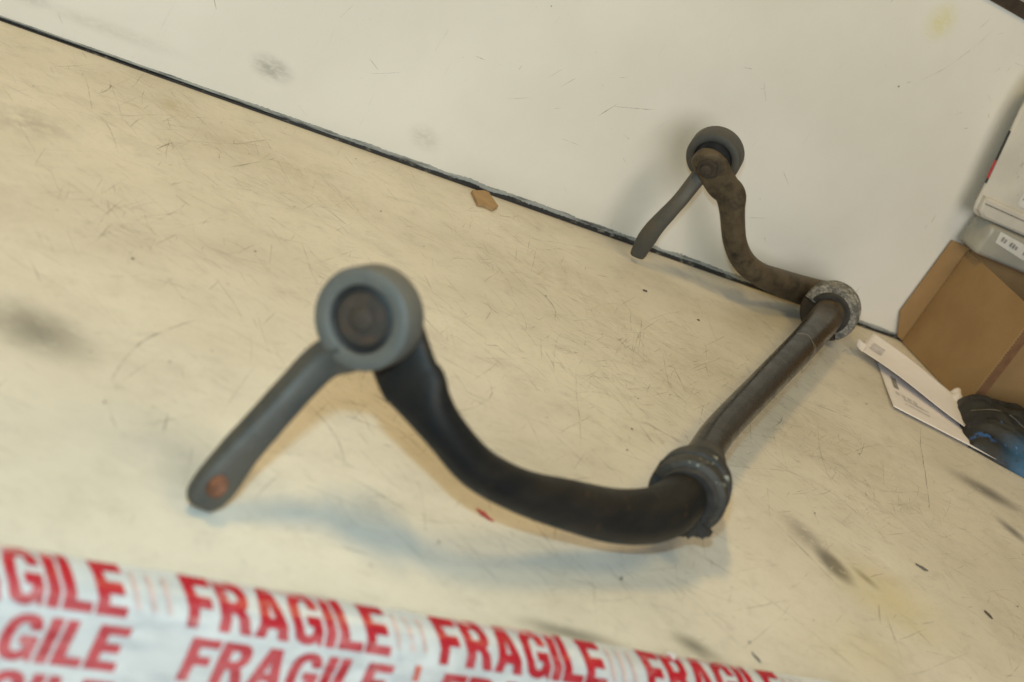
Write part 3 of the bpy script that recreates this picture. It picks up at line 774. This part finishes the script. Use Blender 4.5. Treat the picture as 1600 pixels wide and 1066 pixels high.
A_, B_, C_, D_ = Vector((1.360, 1.148, 0)), Vector((1.66, 1.135, 0)), Vector((1.62, .860, 0)), Vector((1.308, 1.040, 0))
bm = bmesh.new(); n_ = 48; g = []
for i in range(n_ + 1):
    row = []
    for j in range(n_ + 1):
        u, v = i / n_, j / n_; p = A_.lerp(B_, u).lerp(D_.lerp(C_, u), v)
        p.x += .006 * noise.noise(Vector((u * 5, v * 5, 9))); p.y += .006 * noise.noise(Vector((u * 5, v * 5, 2)))
        p.z = rag_z(u, v); row.append(bm.verts.new(p))
    g.append(row)
for i in range(n_):
    for j in range(n_): bm.faces.new((g[i][j], g[i + 1][j], g[i + 1][j + 1], g[i][j + 1]))
seam_pts = [tuple(g[i][int(20 + 10 * i / n_)].co + Vector((0, 0, .0008))) for i in range(1, n_, 4)]
rim = [g[i][0] for i in range(n_ + 1)] + [g[n_][j] for j in range(1, n_ + 1)] + [g[i][n_] for i in range(n_ - 1, -1, -1)] + [g[0][j] for j in range(n_ - 1, 0, -1)]
lowr = [bm.verts.new((v.co.x, v.co.y, .0004)) for v in rim]
for i in range(len(rim)): j = (i + 1) % len(rim); bm.faces.new((rim[i], rim[j], lowr[j], lowr[i]))
rag = obj('rag', bm, rag_mat(), None, True, label='crumpled black rag with blue paint patches and a pale seam', category='rag')
hair('seam', seam_pts, .0007, plain('seam_thread', (.17, .16, .13), .8), rag, 4)

# ------------------------------------------------------------------ small loose bits on the bench
def chip(name, outline, h, m, label, cat, seed=0, tilt=0.0, group=None):
    bm = bmesh.new(); f = quad(bm, [(p.x, p.y, .0006 + tilt * (p.y - outline[0].y)) for p in outline])
    r = bmesh.ops.extrude_face_region(bm, geom=[f])
    for v in [e for e in r['geom'] if isinstance(e, bmesh.types.BMVert)]: v.co += Vector((0, 0, h * (1 + .4 * noise.noise(v.co * 300 + Vector((seed, 0, 0))))))
    o = obj(name, bm, m, None, label=label, category=cat)
    if group: o['group'] = group
    return o
M_CHIP = plain('torn_card', (.36, .235, .115), .85, var=.12, scale=40)
M_DARK = plain('dark_crumb', (.08, .068, .056), .8, var=.5, scale=300)
q = [G(735, 302), G(752, 298), G(761, 304), G(776, 327), G(768, 331), G(756, 325), G(745, 323)]
for p in q: p.y = min(p.y, WY - .006)
cs = chip('cardboard_scrap', q, .004, M_CHIP, 'torn tan cardboard scrap lying against the black corner seam', 'scrap', 2)
def crumb(x, y, r, st, rot, m, label, cat='debris', h=.0008, name='debris_flake', group='loose flakes on the bench'):
    c = G(x, y); ol = []
    for i in range(11):
        a = 2 * math.pi * i / 11; rr = r * (1 + .9 * noise.noise(Vector((x * .37, y * .53, i * 1.7))))
        u, v = math.cos(a) * rr, math.sin(a) * rr * st
        ol.append(c + Vector((u * math.cos(rot) - v * math.sin(rot), u * math.sin(rot) + v * math.cos(rot), 0)))
    return chip(name, ol, h, m, label, cat, x)
crumb(1007, 455, .0036, .5, .3, M_DARK, 'dark oval flake on the bench below the rear link foot')
crumb(1091, 501, .0024, .5, .4, M_DARK, 'small dark flake on the bench between bar and panel seam')
crumb(1544, 962, .0062, .32, R(-70), plain('brown_flake', (.10, .075, .055), .8), 'thin brown curled flake alone on the yellow-stained bench', h=.001)
crumb(1440, 888, .0052, .5, R(-30), plain('grey_flake', (.14, .13, .12), .8), 'small grey torn flake beyond the dark scuff marks')
crumb(1182, 1030, .0050, .12, R(-70), M_DARK, 'thin dark sliver on the bench next to the tape edge')
crumb(755, 806, .0070, .30, R(-52), red_mat('red_plastic', (.50, .06, .06)), 'small red plastic sliver in front of the bent arm', name='plastic_sliver', h=.001)
crumb(1047, 1030, .0035, .8, .2, plain('white_crumb', (.72, .72, .74), .6), 'white crumb at the bench edge above the tape', h=.003)
crumb(970, 905, .0020, .5, .9, M_DARK, 'dark speck of dirt in front of the arm bend')
